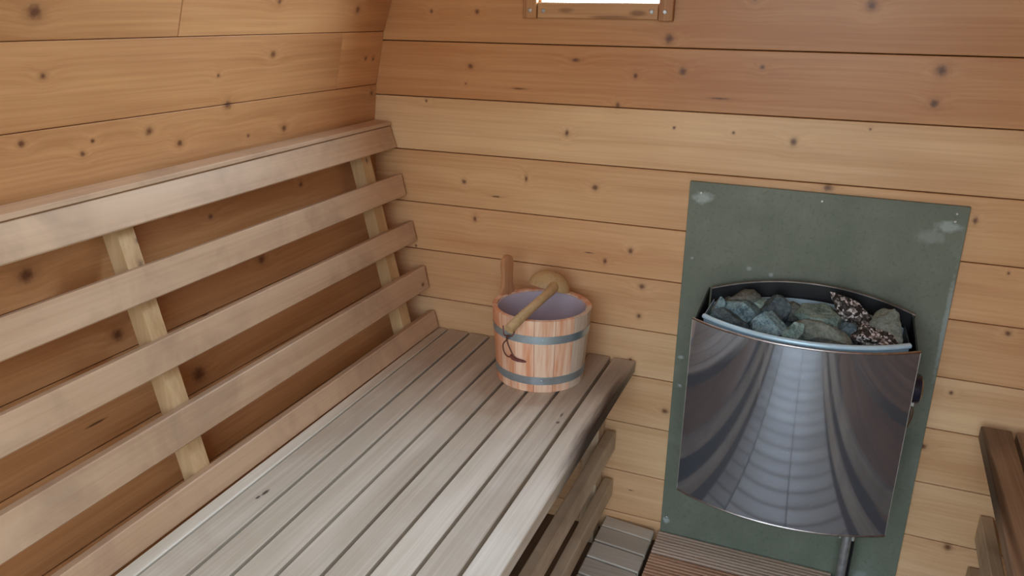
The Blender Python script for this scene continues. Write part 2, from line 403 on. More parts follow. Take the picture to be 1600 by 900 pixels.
far_pitch = []
# gaps measured near the bottom of the picture
edge_near = [(-0.800, -0.7755), (-0.7715, -0.716), (-0.710, -0.663), (-0.657, -0.609), (-0.603, -0.554), (-0.548, -0.499), (-0.493, -0.4435), (-0.4375, -0.387), (-0.381, -0.335)]
for i in range(9):
    f0, f1 = edges_far[i]; n0, n1 = edge_near[i]
    ky = (FARY-NEARY)/0.88
    g0, g1 = f0+(n0-f0)*ky, f1+(n1-f1)*ky
    if g1-g0 < 0.02: g0 = g1-0.02
    bm = bmesh.new()
    hexa(bm, [(g0, NEARY, ZB-TH), (g1, NEARY, ZB-TH), (f1, FARY, ZB-TH), (f0, FARY, ZB-TH), (g0, NEARY, ZB), (g1, NEARY, ZB), (f1, FARY, ZB), (f0, FARY, ZB)], 0.0016)
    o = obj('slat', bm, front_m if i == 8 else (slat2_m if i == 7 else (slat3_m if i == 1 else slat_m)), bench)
    if i == 8: o['label'] = 'front slat with a black scorch-like stain along its edge'
under_m = wood('bench_frame_wood', srgb(222, 204, 176), srgb(184, 160, 130), 'Y', (), rough=0.55, tint=0.12, blotch=(srgb(110, 84, 64), 0.5, 5.0))
for zt, zb_ in ((0.254, 0.207), (0.131, 0.089)):
    bm = bmesh.new(); box(bm, -0.392, -0.370, NEARY, -0.012, zb_, zt, 0.0015); obj('front_board', bm, under_m, bench)
leg_m = wood('bench_leg_wood', srgb(214, 194, 164), srgb(176, 150, 120), 'Z', (), rough=0.55)
for y0 in (-0.040, -1.0, -1.82):
    for x0 in (-0.430, -0.78):
        bm = bmesh.new(); box(bm, x0, x0+0.036, y0-0.03, y0+0.016, -0.011, ZB-TH-0.03 if x0 < -0.5 else ZB-TH-0.03, 0.0015)
        if x0 > -0.5: obj('leg', bm, leg_m, bench)
        else: bm.free()
for y0 in (-0.062, -1.0, -1.82):
    bm = bmesh.new(); box(bm, -0.812, -0.394, y0-0.02, y0+0.02, ZB-TH-0.03, ZB-TH-0.0005, 0.0015); obj('crossbeam', bm, leg_m, bench)

# ------------------------------------------------------------------ backrest
bkL, bkD = srgb(214, 184, 152), srgb(182, 148, 116)
bk_m = wood('backrest_slat_wood', bkL, bkD, 'Y', (), rough=0.48, tint=0.10, grain=0.9, blotch=(srgb(140, 116, 98), 0.5, 7.0), spread=1.4)
bk2_m = wood('backrest_knotted_slat_wood', bkL, bkD, 'Y', [((-0.835, -0.035, 0.541), (0.02, 0.006, 0.004))], rough=0.48, tint=0.10, grain=0.9, blotch=(srgb(140, 116, 98), 0.5, 7.0), spread=1.4)
post_m = wood('backrest_post_wood', srgb(214, 184, 140), srgb(182, 148, 104), 'Z', [((-0.93, -0.735, 0.775), (0.03, 0.006, 0.012)), ((-0.935, -0.728, 0.812), (0.03, 0.004, 0.005)), ((-0.935, -0.105, 0.83), (0.03, 0.004, 0.006))], rough=0.5, tint=0.08, knot_dark=(0.05, 0.05, 0.045, 1))
back = empty('backrest', (-0.93, -0.95, 0.43))
tag(back, 'slatted wooden backrest of five boards fixed to posts on the left barrel wall', 'backrest')
faces = [(-.921, .893, -.906, .846), (-.896, .788, -.885, .740), (-.872, .682, -.861, .636), (-.843, .579, -.832, .527), (-.820, .473, -.809, .431)]
slope = 0.012
for i, (xt, zt, xb, zb_) in enumerate(faces):
    d = Vector((xt-xb, 0, zt-zb_)).normalized(); n_ = Vector((-d.z, 0, d.x)); t = 0.019
    y0, y1 = NEARY, -0.010
    dz = slope*(y0-y1)*0.8
    dx = 0.008*(y1-y0)*0
    def C(x, z, y, s): return (x+n_.x*s, y, z+n_.z*s+(dz if y == y0 else 0))
    bm = bmesh.new()
    hexa(bm, [C(xb, zb_, y0, t), C(xb, zb_, y0, 0), C(xb, zb_, y1, 0), C(xb, zb_, y1, t), C(xt, zt, y0, t), C(xt, zt, y0, 0), C(xt, zt, y1, 0), C(xt, zt, y1, t)], 0.0018)
    obj('slat', bm, bk2_m if i == 3 else bk_m, back)
bm = bmesh.new()
zc0 = slope*(NEARY+0.01)*0.8
hexa(bm, [(-0.955, NEARY, 0.894+zc0), (-0.918, NEARY, 0.894+zc0), (-0.918, -0.010, 0.894), (-0.955, -0.010, 0.894),
          (-0.955, NEARY, 0.905+zc0), (-0.919, NEARY, 0.902+zc0), (-0.919, -0.010, 0.902), (-0.955, -0.010, 0.905)], 0.0015)
obj('top_cap', bm, bk_m, back)
def face_back(z): return -0.921+(0.9-z)*0.238-0.0205
for y0, y1 in ((-0.124, -0.089), (-0.758, -0.728), (-1.42, -1.37)):
    sc0 = slope*0.8*(y0)
    zs = [0.425+0.02*j for j in range(24)]
    zs[-1] = 0.884
    bm = bmesh.new(); prev = None
    for z in zs:
        xf, xw = face_back(z-sc0), max(wall_x(z)+0.0035, face_back(z-sc0)-0.030)
        ring = [bm.verts.new(p) for p in ((xw, y0, z), (xf, y0, z), (xf, y1, z), (xw, y1, z))]
        if prev:
            for q in range(4): bm.faces.new((prev[q], prev[(q+1) % 4], ring[(q+1) % 4], ring[q]))
        else: bm.faces.new(ring)
        prev = ring
    bm.faces.new(prev)
    obj('post', bm, post_m, back)

# ------------------------------------------------------------------ right bench (only its far front corner is in view)
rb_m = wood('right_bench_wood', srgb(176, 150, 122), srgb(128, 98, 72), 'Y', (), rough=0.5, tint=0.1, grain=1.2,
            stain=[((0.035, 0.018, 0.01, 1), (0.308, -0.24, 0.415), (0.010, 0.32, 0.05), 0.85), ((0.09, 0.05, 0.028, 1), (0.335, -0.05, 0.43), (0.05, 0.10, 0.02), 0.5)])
rbench = empty('sauna_bench', (0.6, -0.95, 0.0))
tag(rbench, 'brown slatted bench end at the lower right, to the right of the heater', 'bench')
SKEW = 0.035
def rslat(x0, x1, y1, z0, z1, mat, name):
    y0 = NEARY+0.02; s = SKEW*(y0-y1)
    bm = bmesh.new()
    hexa(bm, [(x0+s, y0, z0), (x1+s, y0, z0), (x1, y1, z0), (x0, y1, z0), (x0+s, y0, z1), (x1+s, y0, z1), (x1, y1, z1), (x0, y1, z1)], 0.0018)
    obj(name, bm, mat, rbench)
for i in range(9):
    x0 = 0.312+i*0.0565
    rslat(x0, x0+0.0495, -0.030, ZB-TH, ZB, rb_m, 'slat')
for zt, zb_ in ((0.231, 0.175), (0.112, 0.060)):
    rslat(0.350, 0.372, -0.004, zb_, zt, under_m, 'front_board')
for y0 in (-0.12, -1.0, -1.8):
    bm = bmesh.new(); box(bm, 0.400, 0.80, y0-0.02, y0+0.02, ZB-TH-0.03, ZB-TH-0.0005, 0.0015); obj('crossbeam', bm, leg_m, rbench)
    bm = bmesh.new(); box(bm, 0.400 if y0 > -0.5 else 0.42-0.06*(y0 < -1.5)-0.02, 0.436 if y0 > -0.5 else 0.436-0.06*(y0 < -1.5), y0-0.02, y0+0.02, -0.011, ZB-TH-0.031, 0.0015); obj('leg', bm, leg_m, rbench)

# ------------------------------------------------------------------ floor mats
duck_m = wood('duckboard_wood', srgb(226, 221, 210), srgb(192, 184, 170), 'X', (), rough=0.55, tint=0.16, grain=1.3)
duck = empty('duckboard', (-0.323, -1.0, -0.011))
tag(duck, 'grey wooden duckboard of short slats on the floor beside the left bench', 'duckboard')
def duck_slat(par, x0, x1, y1, skew, w=0.0545, mat=duck_m):
    bm = bmesh.new(); y0 = y1-w
    hexa(bm, [(x0, y0, 0.010), (x1, y0-skew, 0.010), (x1, y1-skew, 0.010), (x0, y1, 0.010), (x0, y0, 0.025), (x1, y0-skew, 0.025), (x1, y1-skew, 0.025), (x0, y1, 0.025)], 0.0022)
    obj('slat', bm, mat, par)
yy = -0.0005+0.0; i = 0
while yy > -1.80:
    duck_slat(duck, -0.383, -0.266, yy-0.002 if i == 0 else yy, 0.012, 0.040 if i == 0 else 0.0545)
    yy -= 0.0445 if i == 0 else 0.0595; i += 1
for xr in (-0.36, -0.30):
    bm = bmesh.new(); box(bm, xr, xr+0.02, -1.84, -0.02, -0.0115, 0.0098); obj('bearer', bm, duck_m, duck)

rib_m1 = wood('ribbed_grey_wood', srgb(228, 206, 186), srgb(178, 152, 130), 'X', (), rough=0.6, tint=0.1, grain=1.3)
rib_m2 = wood('ribbed_brown_wood', srgb(224, 184, 152), srgb(172, 128, 98), 'X', (), rough=0.6, tint=0.1, grain=1.3)
ribbed = empty('decking_mat', (-0.07, -0.2, -0.011))
tag(ribbed, 'brown ribbed decking board on the floor in front of the green plate', 'decking')
def ribbed_board(y1, y0, mat):
    n = 8; p = (y1-y0)/n; poly = []
    for j in range(n):
        a = y1-j*p
        poly += [(a-0.0006, 0.0185), (a-0.0022, 0.0250), (a-p+0.0036, 0.0250), (a-p+0.0022, 0.0185)]
    poly = [(y1-0.0008, 0.002)]+poly+[(y0+0.0018, 0.002)]
    bm = bmesh.new(); prism(bm, poly, -0.2565, 0.1095, 'X'); obj('board', bm, mat, ribbed)
ribbed_board(-0.010, -0.092, rib_m1)
ribbed_board(-0.095, -0.177, rib_m2)
ribbed_board(-0.180, -0.262, rib_m2)
for xr in (-0.22, 0.07):
    bm = bmesh.new(); box(bm, xr, xr+0.03, -0.255, -0.015, -0.0115, 0.0019); obj('bearer', bm, rib_m1, ribbed)

walk_m = wood('walkway_wood', srgb(226, 220, 206), srgb(198, 188, 172), 'X', (), rough=0.5, tint=0.12)
walk = empty('duckboard', (0.04, -1.1, -0.011))
tag(walk, 'slatted wooden walkway along the aisle, seen mirrored in the steel heater cover', 'duckboard')
yy = -0.268
while yy > -1.80:
    for x0, x1 in ((-0.258, 0.035), (0.039, 0.330)):
        duck_slat(walk, x0, x1, yy, 0.0, 0.054, walk_m)
    yy -= 0.060
for xr in (-0.22, 0.0, 0.07, 0.28):
    bm = bmesh.new(); box(bm, xr, xr+0.02, -1.84, -0.27, -0.0115, 0.0098); obj('bearer', bm, walk_m, walk)

# ------------------------------------------------------------------ heat shield plate
pm, nt, bs = new_mat('fibre_cement_plate')
tc = N(nt, 'ShaderNodeTexCoord'); P = tc.outputs['Object']
n1 = noise_n(nt, P, 9, 5, 0.6, 0.3); n2 = noise_n(nt, P, 140, 4, 0.7); n3 = noise_n(nt, P, 320, 2, 0.5)
c = ramp(nt, n1, [(0.32, srgb(100, 110, 96)), (0.55, srgb(112, 120, 106)), (0.75, srgb(124, 134, 122))])
c = mix(nt, ramp(nt, n2, [(0.30, g(0.55)), (0.46, g(0))]), c, srgb(84, 92, 80))
c = mix(nt, ramp(nt, n3, [(0.70, g(0)), (0.80, g(0.35))]), c, srgb(160, 172, 166))
for (x, z, rx, rz, am) in ((-0.228, 0.797, 0.022, 0.013, 0.7), (0.200, 0.786, 0.026, 0.012, 0.6), (0.175, 0.765, 0.03, 0.016, 0.25), (-0.243, 0.456, 0.007, 0.005, 0.6), (-0.240, 0.391, 0.006, 0.005, 0.5), (-0.243, 0.055, 0.008, 0.011, 0.7), (0.162, 0.035, 0.02, 0.014, 0.25), (0.225, 0.60, 0.006, 0.12, 0.4), (-0.127, 0.666, 0.006, 0.006, 0.5), (-0.085, 0.659, 0.006, 0.005, 0.5), (-0.238, 0.673, 0.004, 0.004, 0.5)):
    a = N(nt, 'ShaderNodeVectorMath', operation='MULTIPLY_ADD'); link(nt, P, a.inputs[0])
    a.inputs[1].default_value = (1/rx, 0, 1/rz); a.inputs[2].default_value = (-x/rx, 0, -z/rz)
    l = N(nt, 'ShaderNodeVectorMath', operation='LENGTH'); link(nt, a.outputs[0], l.inputs[0])
    d = math_n(nt, 'ADD', l.outputs['Value'], math_n(nt, 'MULTIPLY_ADD', noise_n(nt, P, 90, 4, 0.7), 1.4, -0.7))
    c = mix(nt, ramp(nt, d, [(0.45, g(am)), (1.0, g(0))]), c, srgb(176, 190, 190))
link(nt, c, bs.inputs['Base Color']); bs.inputs['Roughness'].default_value = 0.42
bs.inputs['Specular IOR Level'].default_value = 0.45
bp = N(nt, 'ShaderNodeBump'); bp.inputs['Strength'].default_value = 0.15; bp.inputs['Distance'].default_value = 0.001
link(nt, n2, bp.inputs['Height']); link(nt, bp.outputs[0], bs.inputs['Normal'])
shield = empty('heat_shield', (-0.0135, -0.004, 0.0))
tag(shield, 'grey green fibre cement plate on the pine wall behind the heater', 'heat shield')
bm = bmesh.new()
hexa(bm, [(-0.2545, -0.0085, -0.010), (0.2290, -0.0085, -0.010), (0.2290, -0.0008, -0.010), (-0.2545, -0.0008, -0.010),
          (-0.2550, -0.0085, 0.8275), (0.2285, -0.0085, 0.8240), (0.2285, -0.0008, 0.8240), (-0.2550, -0.0008, 0.8275)], 0.0008)
obj('plate', bm, pm, shield)
for x, z in ((-0.232, 0.806), (-0.012, 0.811), (0.2085, 0.796), (-0.2425, 0.455), (-0.240, 0.391), (-0.243, 0.062), (0.209, 0.810)):
    bm = bmesh.new(); disc(bm, (x, -0.0083, z), (0, -1, 0), 0.0026, 0.0014, 10); obj('screw', bm, screw_m, shield)

# ------------------------------------------------------------------ sauna heater
sm, nt, bs = new_mat('satin_stainless_steel')
tc = N(nt, 'ShaderNodeTexCoord'); P = tc.outputs['Object']
mp = N(nt, 'ShaderNodeMapping'); mp.inputs['Scale'].default_value = (4, 4, 260); link(nt, P, mp.inputs[0])
br = noise_n(nt, mp.outputs[0], 1, 2)
sp = noise_n(nt, P, 420, 2, 0.5)
c = mix(nt, ramp(nt, sp, [(0.66, g(0)), (0.72, g(0.5))]), (0.34, 0.38, 0.45, 1), (0.62, 0.64, 0.68, 1))
link(nt, c, bs.inputs['Base Color']); bs.inputs['Metallic'].default_value = 0.84
link(nt, math_n(nt, 'MULTIPLY_ADD', br, 0.04, 0.05), bs.inputs['Roughness'])
steel_m = sm
chrome_m = plain('rolled_steel_rim', (0.55, 0.78, 0.92, 1), 0.32, 0.2, 40, 0.06)  # light blue of the reflected sky put into the base colour
black_m = plain('black_enamel', (0.010, 0.011, 0.013, 1), 0.35, 0.0, 40, 0.2)
edge_m = plain('bare_steel_edge', (0.42, 0.38, 0.36, 1), 0.35, 1.0)
heater = empty('sauna_heater', (-0.0135, -0.12, 0.25))
tag(heater, 'wall mounted sauna heater with curved polished steel front and open stone tray', 'heater')
YB, YS, YC = -0.032, -0.178, -0.242         # back, side edge of the cover, middle of the cover at the top
ZT, ZBOT = 0.610, 0.249
XL, XR = -0.2005, 0.1735
def front_y(x, yc, ys=YS, xl=XL, xr=XR):
    xm, hw = (xl+xr)/2, (xr-xl)/2
    u = (x-xm)/hw
    R = (hw*hw+(ys-yc)**2)/(2*(ys-yc))
    return yc+R-math.sqrt(R*R-(u*hw)**2)
def shell(bm, xs, y_top, y_bot, z_top, z_bot, t, rows=10):
    """curved sheet with thickness t"""
    grid = []
    for s in (0, t):
        G = []
        for j in range(rows+1):
            v = j/rows; z = z_bot+(z_top-z_bot)*v
            G.append([bm.verts.new((x, y_bot(x)+(y_top(x)-y_bot(x))*v+s, z)) for x in xs])
        grid.append(G)
    n = len(xs)
    for G in grid:
        for j in range(rows):
            for i in range(n-1): bm.faces.new((G[j][i], G[j][i+1], G[j+1][i+1], G[j+1][i]))
    a, b = grid
    for j in (0, rows):
        for i in range(n-1): bm.faces.new((a[j][i], a[j][i+1], b[j][i+1], b[j][i]))
    for i in (0, n-1):
        for j in range(rows): bm.faces.new((a[j][i], a[j+1][i], b[j+1][i], b[j][i]))
xs = [XL+(XR-XL)*i/40 for i in range(41)]
bm = bmesh.new(); shell(bm, xs, lambda x: front_y(x, YC), lambda x: front_y(x, YC+0.018), ZT, ZBOT, 0.002)
cover = obj('front_cover', bm, steel_m, heater, smooth=True)
# folded lip along the top and bottom edges of the cover
for nm, zz_, yc in (('lip', ZT, YC), ('lip', ZBOT, YC+0.018)):
    bm = bmesh.new(); tube(bm, [(x, front_y(x, yc)+0.001, zz_) for x in xs], 0.0022, 8); obj(nm, bm, edge_m, cover, smooth=True)
for x in (XL, XR):
    bm = bmesh.new(); box(bm, x-0.001 if x == XL else x-0.001, x+0.001, YS-0.0, YS+0.006, ZBOT, ZT); obj('side_fold', bm, edge_m, cover)
# body behind the cover
bm = bmesh.new()
pts = [(XL+0.012, YB), (XR-0.012, YB)]+[(x, front_y(x, YC+0.030, YS+0.015, XL+0.01, XR-0.01)) for x in [XR-0.012-(XR-XL-0.024)*i/16 for i in range(17)]]
prism(bm, pts, ZBOT+0.012, 0.545, 'Z'); obj('body', bm, black_m, heater)
for x0 in (XL+0.004, XR-0.007):
    bm = bmesh.new()
    prism(bm, [(YS+0.004, ZBOT+0.01), (YB, ZBOT+0.01), (YB, 0.625), (YS+0.004, 0.613)], x0, x0+0.003, 'X'); obj('side_panel', bm, black_m, heater)
# back panel with arched top and its bare steel edge
def arch(x, zc, ze, x0=-0.190, x1=0.172):
    u = (x-(x0+x1)/2)/((x1-x0)/2); return ze+(zc-ze)*(1-u*u)
bx = [-0.190+0.362*i/30 for i in range(31)]
bm = bmesh.new(); prism(bm, [(bx[0], 0.45), (bx[-1], 0.45)]+[(x, arch(x, 0.6585, 0.624)) for x in bx[::-1]], YB-0.003, YB, 'Y'); bp_ = obj('back_panel', bm, black_m, heater)
bm = bmesh.new(); tube(bm, [(x, YB-0.0015, arch(x, 0.6590, 0.6245)) for x in bx], 0.0019, 6); obj('panel_edge', bm, edge_m, bp_, smooth=True)
# stone basket: bright sheet tray with a rolled rim
bkx = [-0.1830+0.340*i/30 for i in range(31)]
fy = lambda x: front_y(x, YC+0.016, YS+0.014, -0.1830, 0.1570)
bm = bmesh.new(); shell(bm, bkx, fy, fy, 0.6150, 0.545, 0.0015, 2); basket = obj('stone_basket', bm, chrome_m, heater, smooth=True)
bm = bmesh.new(); tube(bm, [(x, fy(x)-0.0015, 0.6135) for x in bkx], 0.0050, 10); obj('rim', bm, chrome_m, basket, smooth=True)
bm = bmesh.new(); prism(bm, [(bkx[0], 0.545), (bkx[-1], 0.545)]+[(x, arch(x, 0.630, 0.600, -0.183, 0.157)) for x in bkx[::-1]], -0.0455, -0.044, 'Y'); obj('basket_back', bm, chrome_m, basket)
for x0 in (-0.1835, 0.1560):
    bm = bmesh.new(); prism(bm, [(fy(-0.183), 0.545), (-0.044, 0.545), (-0.044, 0.606), (fy(-0.183), 0.615)], x0, x0+0.0015, 'X'); obj('basket_side', bm, black_m if x0 > 0 else chrome_m, basket)
bm = bmesh.new(); prism(bm, [(-0.182, -0.046), (0.156, -0.046)]+[(x, fy(x)+0.002) for x in bkx[::-1]], 0.546, 0.550, 'Z'); obj('grate', bm, black_m, basket)
# control knob and sensor lead on the right side
bm = bmesh.new()
tube(bm, [(XR-0.004, -0.122, 0.520), (XR+0.014, -0.122, 0.520), (XR+0.017, -0.122, 0.520), (XR+0.021, -0.122, 0.520)], [0.0265, 0.0265, 0.025, 0.016], 24)
knob = obj('control_knob', bm, plain('black_knob', (0.012, 0.015, 0.03, 1), 0.22, 0.0), heater, smooth=True)
bm = bmesh.new(); tube(bm, catmull([(XR-0.002, -0.135, 0.492), (XR+0.009, -0.138, 0.484), (XR+0.004, -0.150, 0.462), (XR-0.004, -0.155, 0.448)]), 0.0035, 8)
obj('sensor_lead', bm, plain('brown_rubber', (0.09, 0.05, 0.02, 1), 0.5), heater, smooth=True)
bm = bmesh.new(); box(bm, XR-0.002, XR+0.012, -0.139, -0.131, 0.492, 0.503, 0.0015); obj('clip', bm, screw_m, heater)
# supply conduit and gland below
pipe_m = plain('grey_conduit_metal', (0.48, 0.51, 0.53, 1), 0.35, 0.7)
bm = bmesh.new(); tube(bm, [(0.1215, -0.075, 0.262), (0.1225, -0.075, 0.14), (0.1220, -0.072, -0.011)], 0.0085, 18); obj('conduit', bm, pipe_m, heater, smooth=True)
bm = bmesh.new(); tube(bm, [(0.1345, -0.066, 0.262), (0.1350, -0.066, 0.12), (0.1330, -0.064, -0.011)], 0.0030, 8); obj('cable', bm, black_m, heater, smooth=True)
for x in (0.1085, 0.1315):
    bm = bmesh.new(); tube(bm, [(x, -0.088, 0.262), (x, -0.088, 0.166)], 0.0035, 6); obj('bolt', bm, plain('zinc_bolt', (0.55, 0.66, 0.68, 1), 0.3, 1.0), heater)

# ------------------------------------------------------------------ stones in the tray
def stone_mat(name, dark, light, vein=0.3, scale=55, speck=None):
    mt, nt, bs = new_mat(name)
    tc = N(nt, 'ShaderNodeTexCoord'); oi = N(nt, 'ShaderNodeObjectInfo')
    ad = N(nt, 'ShaderNodeVectorMath', operation='ADD'); link(nt, tc.outputs['Object'], ad.inputs[0])
    cx = N(nt, 'ShaderNodeCombineXYZ'); link(nt, math_n(nt, 'MULTIPLY', oi.outputs['Random'], 9.0), cx.inputs[0]); link(nt, cx.outputs[0], ad.inputs[1])
    Q = ad.outputs[0]
    a = noise_n(nt, Q, scale, 5, 0.7, 0.4); b = noise_n(nt, Q, 260, 3, 0.7); c3 = noise_n(nt, Q, 22, 2)
    f = math_n(nt, 'ADD', math_n(nt, 'MULTIPLY', a, 0.6), math_n(nt, 'MULTIPLY', b, 0.4))
    c = ramp(nt, f, [(0.40, dark), (0.60, light)])
    c = mix(nt, ramp(nt, c3, [(0.45, g(0)), (0.65, g(vein))]), c, tuple(min(1, k*1.35) for k in light[:3])+(1,))
    if speck:
        v = N(nt, 'ShaderNodeTexVoronoi'); v.inputs['Scale'].default_value = 230; link(nt, Q, v.inputs['Vector'])
        sepc = N(nt, 'ShaderNodeSeparateColor'); link(nt, v.outputs['Color'], sepc.inputs[0])
        c = ramp(nt, math_n(nt, 'MULTIPLY_ADD', b, 0.5, math_n(nt, 'MULTIPLY', sepc.outputs[0], 0.75)), [(0.48, (0.012, 0.011, 0.010, 1)), (0.66, (0.07, 0.06, 0.055, 1)), (0.82, (0.24, 0.21, 0.20, 1)), (0.92, (0.66, 0.63, 0.62, 1))])
    link(nt, c, bs.inputs['Base Color']); bs.inputs['Roughness'].default_value = 0.7
    bp = N(nt, 'ShaderNodeBump'); bp.inputs['Strength'].default_value = 0.8; bp.inputs['Distance'].default_value = 0.004
    link(nt, f, bp.inputs['Height']); link(nt, bp.outputs[0], bs.inputs['Normal'])
    return mt
S_blue = stone_mat('blue_grey_stone', srgb(58, 82, 90), srgb(142, 172, 178))
S_dark = stone_mat('dark_grey_stone', srgb(40, 54, 62), srgb(98, 118, 124))
S_pale = stone_mat('pale_green_stone', srgb(78, 104, 100), srgb(152, 180, 174), 0.15, 50)
S_olive = stone_mat('olive_grey_stone', srgb(84, 92, 84), srgb(136, 146, 136), 0.15, 40)
S_brown = stone_mat('brown_grey_stone', srgb(52, 54, 50), srgb(112, 116, 108))
S_speck = stone_mat('speckled_stone', srgb(20, 20, 20), srgb(200, 190, 185), 0.1, 60, speck=True)
def stone(c, r, rot, mat, label, seed, group=None, cuts=15):
    rnd = random.Random(seed)
    if group != 'fill': c = (c[0], c[1], c[2]+0.006); r = [k*1.10 for k in r]
    bm = bmesh.new(); bmesh.ops.create_icosphere(bm, subdivisions=4, radius=1.0)
    pl = []
    for _ in range(cuts):
        n = Vector((rnd.gauss(0, 1), rnd.gauss(0, 1), rnd.gauss(0, 1))).normalized(); pl.append((n, rnd.uniform(0.50, 0.78)))
    off = Vector((seed*3.1, seed*1.7, 0))
    for v in bm.verts:
        p = v.co.copy()
        for n, d in pl:
            s = p.dot(n)
            if s > d: p -= n*(s-d)
        p *= 1+0.06*noise.noise(p*2.2+off)+0.05*noise.noise(p*5+off)+0.03*noise.noise(p*13+off)
        v.co = p*1.3
    E = Matrix.Rotation(math.radians(rot[2]), 4, 'Z') @ Matrix.Rotation(math.radians(rot[1]), 4, 'Y') @ Matrix.Rotation(math.radians(rot[0]), 4, 'X')
    for v in bm.verts: v.co = E @ Vector((v.co.x*r[0], v.co.y*r[1], v.co.z*r[2]))
    o = obj('stone', bm, mat, None, smooth=False); o.location = c
    tag(o, label, 'stone', 'heater stones in the steel tray')
    return o
# pixel-true spots were worked out on the tray's level; z is the middle of each stone
stones = [
 ((-0.1635, -0.112, 0.600), (0.014, 0.028, 0.027), (0, 10, -20), S_blue, 'narrow blue grey stone standing at the far left end of the heater tray'),
 ((-0.148, -0.076, 0.592), (0.020, 0.020, 0.026), (0, 20, 0), S_dark, 'dark stone in the back left corner of the tray, behind the narrow one'),
 ((-0.128, -0.074, 0.618), (0.024, 0.016, 0.017), (0, -12, 0), S_brown, 'grey brown stone topmost at the back left, against the black back panel'),
 ((-0.118, -0.112, 0.604), (0.032, 0.030, 0.026), (10, 15, 20), S_blue, 'large rounded blue grey stone at the left, below the topmost one'),
 ((-0.138, -0.152, 0.596), (0.026, 0.022, 0.020), (0, 20, 10), S_dark, 'dark blue stone behind the steel rim at the front left'),
 ((-0.092, -0.080, 0.608), (0.024, 0.018, 0.018), (0, -10, 0), S_pale, 'mottled stone at the back, between the rounded blue stone and the blue steel'),
 ((-0.066, -0.098, 0.600), (0.026, 0.030, 0.030), (20, -20, 10), S_dark, 'tall dark ridge stone left of the tray centre, behind the light blue block'),
 ((-0.068, -0.156, 0.602), (0.036, 0.025, 0.024), (0, -8, -12), S_blue, 'light blue angular block at the front, left of the small pointed stone'),
 ((-0.024, -0.176, 0.602), (0.017, 0.015, 0.026), (0, 10, 30), S_pale, 'small pale pointed stone at the front, just left of the tray centre'),
 ((-0.034, -0.074, 0.608), (0.024, 0.017, 0.018), (0, 5, 0), S_brown, 'brown grey stone at the back centre under the black panel'),
 ((0.008, -0.100, 0.612), (0.042, 0.034, 0.022), (5, 14, 8), S_pale, 'big flat topped pale green slab in the tray centre'),
 ((0.026, -0.160, 0.598), (0.038, 0.024, 0.017), (0, 14, -6), S_olive, 'sloping grey green stone lying in front of the flat pale slab'),
 ((0.036, -0.190, 0.594), (0.044, 0.016, 0.013), (0, 4, 4), S_dark, 'long low dark stone along the front rim'),
 ((0.020, -0.064, 0.606), (0.034, 0.013, 0.016), (0, 8, 0), S_brown, 'thin brownish stone at the back, behind the flat pale slab'),
 ((0.060, -0.128, 0.596), (0.018, 0.020, 0.022), (0, 0, 0), S_dark, 'smooth dark blue stone left of the speckled one'),
 ((0.074, -0.092, 0.620), (0.050, 0.017, 0.018), (0, 42, -25), S_speck, 'black and white speckled stone tilted up against the back panel'),
 ((0.100, -0.146, 0.602), (0.036, 0.023, 0.020), (0, 22, -25), S_speck, 'lower black and white speckled stone at the front rim'),
 ((0.126, -0.116, 0.606), (0.024, 0.028, 0.036), (0, -14, 10), S_olive, 'large olive grey stone at the far right end of the tray'),
]
for i, (c_, r_, ro, mt_, lb) in enumerate(stones): stone(c_, r_, ro, mt_, lb, 11+i*5)
for i, (x, y) in enumerate(((-0.146, -0.09), (-0.11, -0.15), (-0.07, -0.10), (-0.03, -0.12), (0.0, -0.16), (0.04, -0.09), (0.075, -0.15), (0.115, -0.125), (-0.10, -0.078), (0.11, -0.078), (-0.02, -0.190))):
    stone((x, y-0.004, 0.569), (0.022, 0.018, 0.014), (0, 0, i*40), S_dark, 'dark stone low in the tray, glimpsed in a gap between the upper stones', 200+i, 'fill', cuts=9)

# ------------------------------------------------------------------ bucket
BX, BY, BZ0, BZ1, RB, RT = -0.504, -0.148, 0.4295, 0.582, 0.0884, 0.0994
bucket = empty('sauna_bucket', (BX, BY, BZ0))
tag(bucket, 'small pine stave bucket with two blue grey steel hoops on the bench', 'bucket')
def stave_mat(i, white):
    if white: return wood('stave_white_%d' % i, srgb(228, 212, 192), srgb(200, 180, 158), 'Z', (), rough=0.55, seed=i*2.3, tint=0.05, spread=1.0)
    return wood('stave_pink_%d' % i, srgb(242, 210, 182), srgb(218, 150, 110), 'Z', (), rough=0.55, seed=i*2.3, tint=0.10, spread=0.8, gs=4.0)
NST = 15; WALL_T = 0.0095
stave_mats = [stave_mat(0, False), stave_mat(1, False), stave_mat(2, True)]
TALL = 8                                   # index of the tall stave that makes the grip
ang0 = math.radians(222)                   # direction of the first stave's centre
def rad_at(z): return RB+(RT-RB)*(z-BZ0)/(BZ1-BZ0)
def stave(i, tall=False):
    bm = bmesh.new(); a0 = ang0+2*math.pi*(i-0.5)/NST+0.004; a1 = ang0+2*math.pi*(i+0.5)/NST-0.004
    rows = [(BZ0, 0), (BZ0+0.05, 0), (BZ0+0.1, 0), (BZ1, 0)]
    for side in (0,):
        G = []
        for z, _ in rows:
            R = rad_at(z)
            ring = []
            for kk in range(5):
                a = a0+(a1-a0)*kk/4; ring.append(bm.verts.new((BX+R*math.cos(a), BY+R*math.sin(a), z)))
            for kk in range(4, -1, -1):
                a = a0+(a1-a0)*kk/4; ring.append(bm.verts.new((BX+(R-WALL_T)*math.cos(a), BY+(R-WALL_T)*math.sin(a), z)))
            G.append(ring)
    for A, B in zip(G, G[1:]):
        for kk in range(10): bm.faces.new((A[kk], A[(kk+1) % 10], B[(kk+1) % 10], B[kk]))
    bm.faces.new(G[0]); bm.faces.new(G[-1])
    return bm
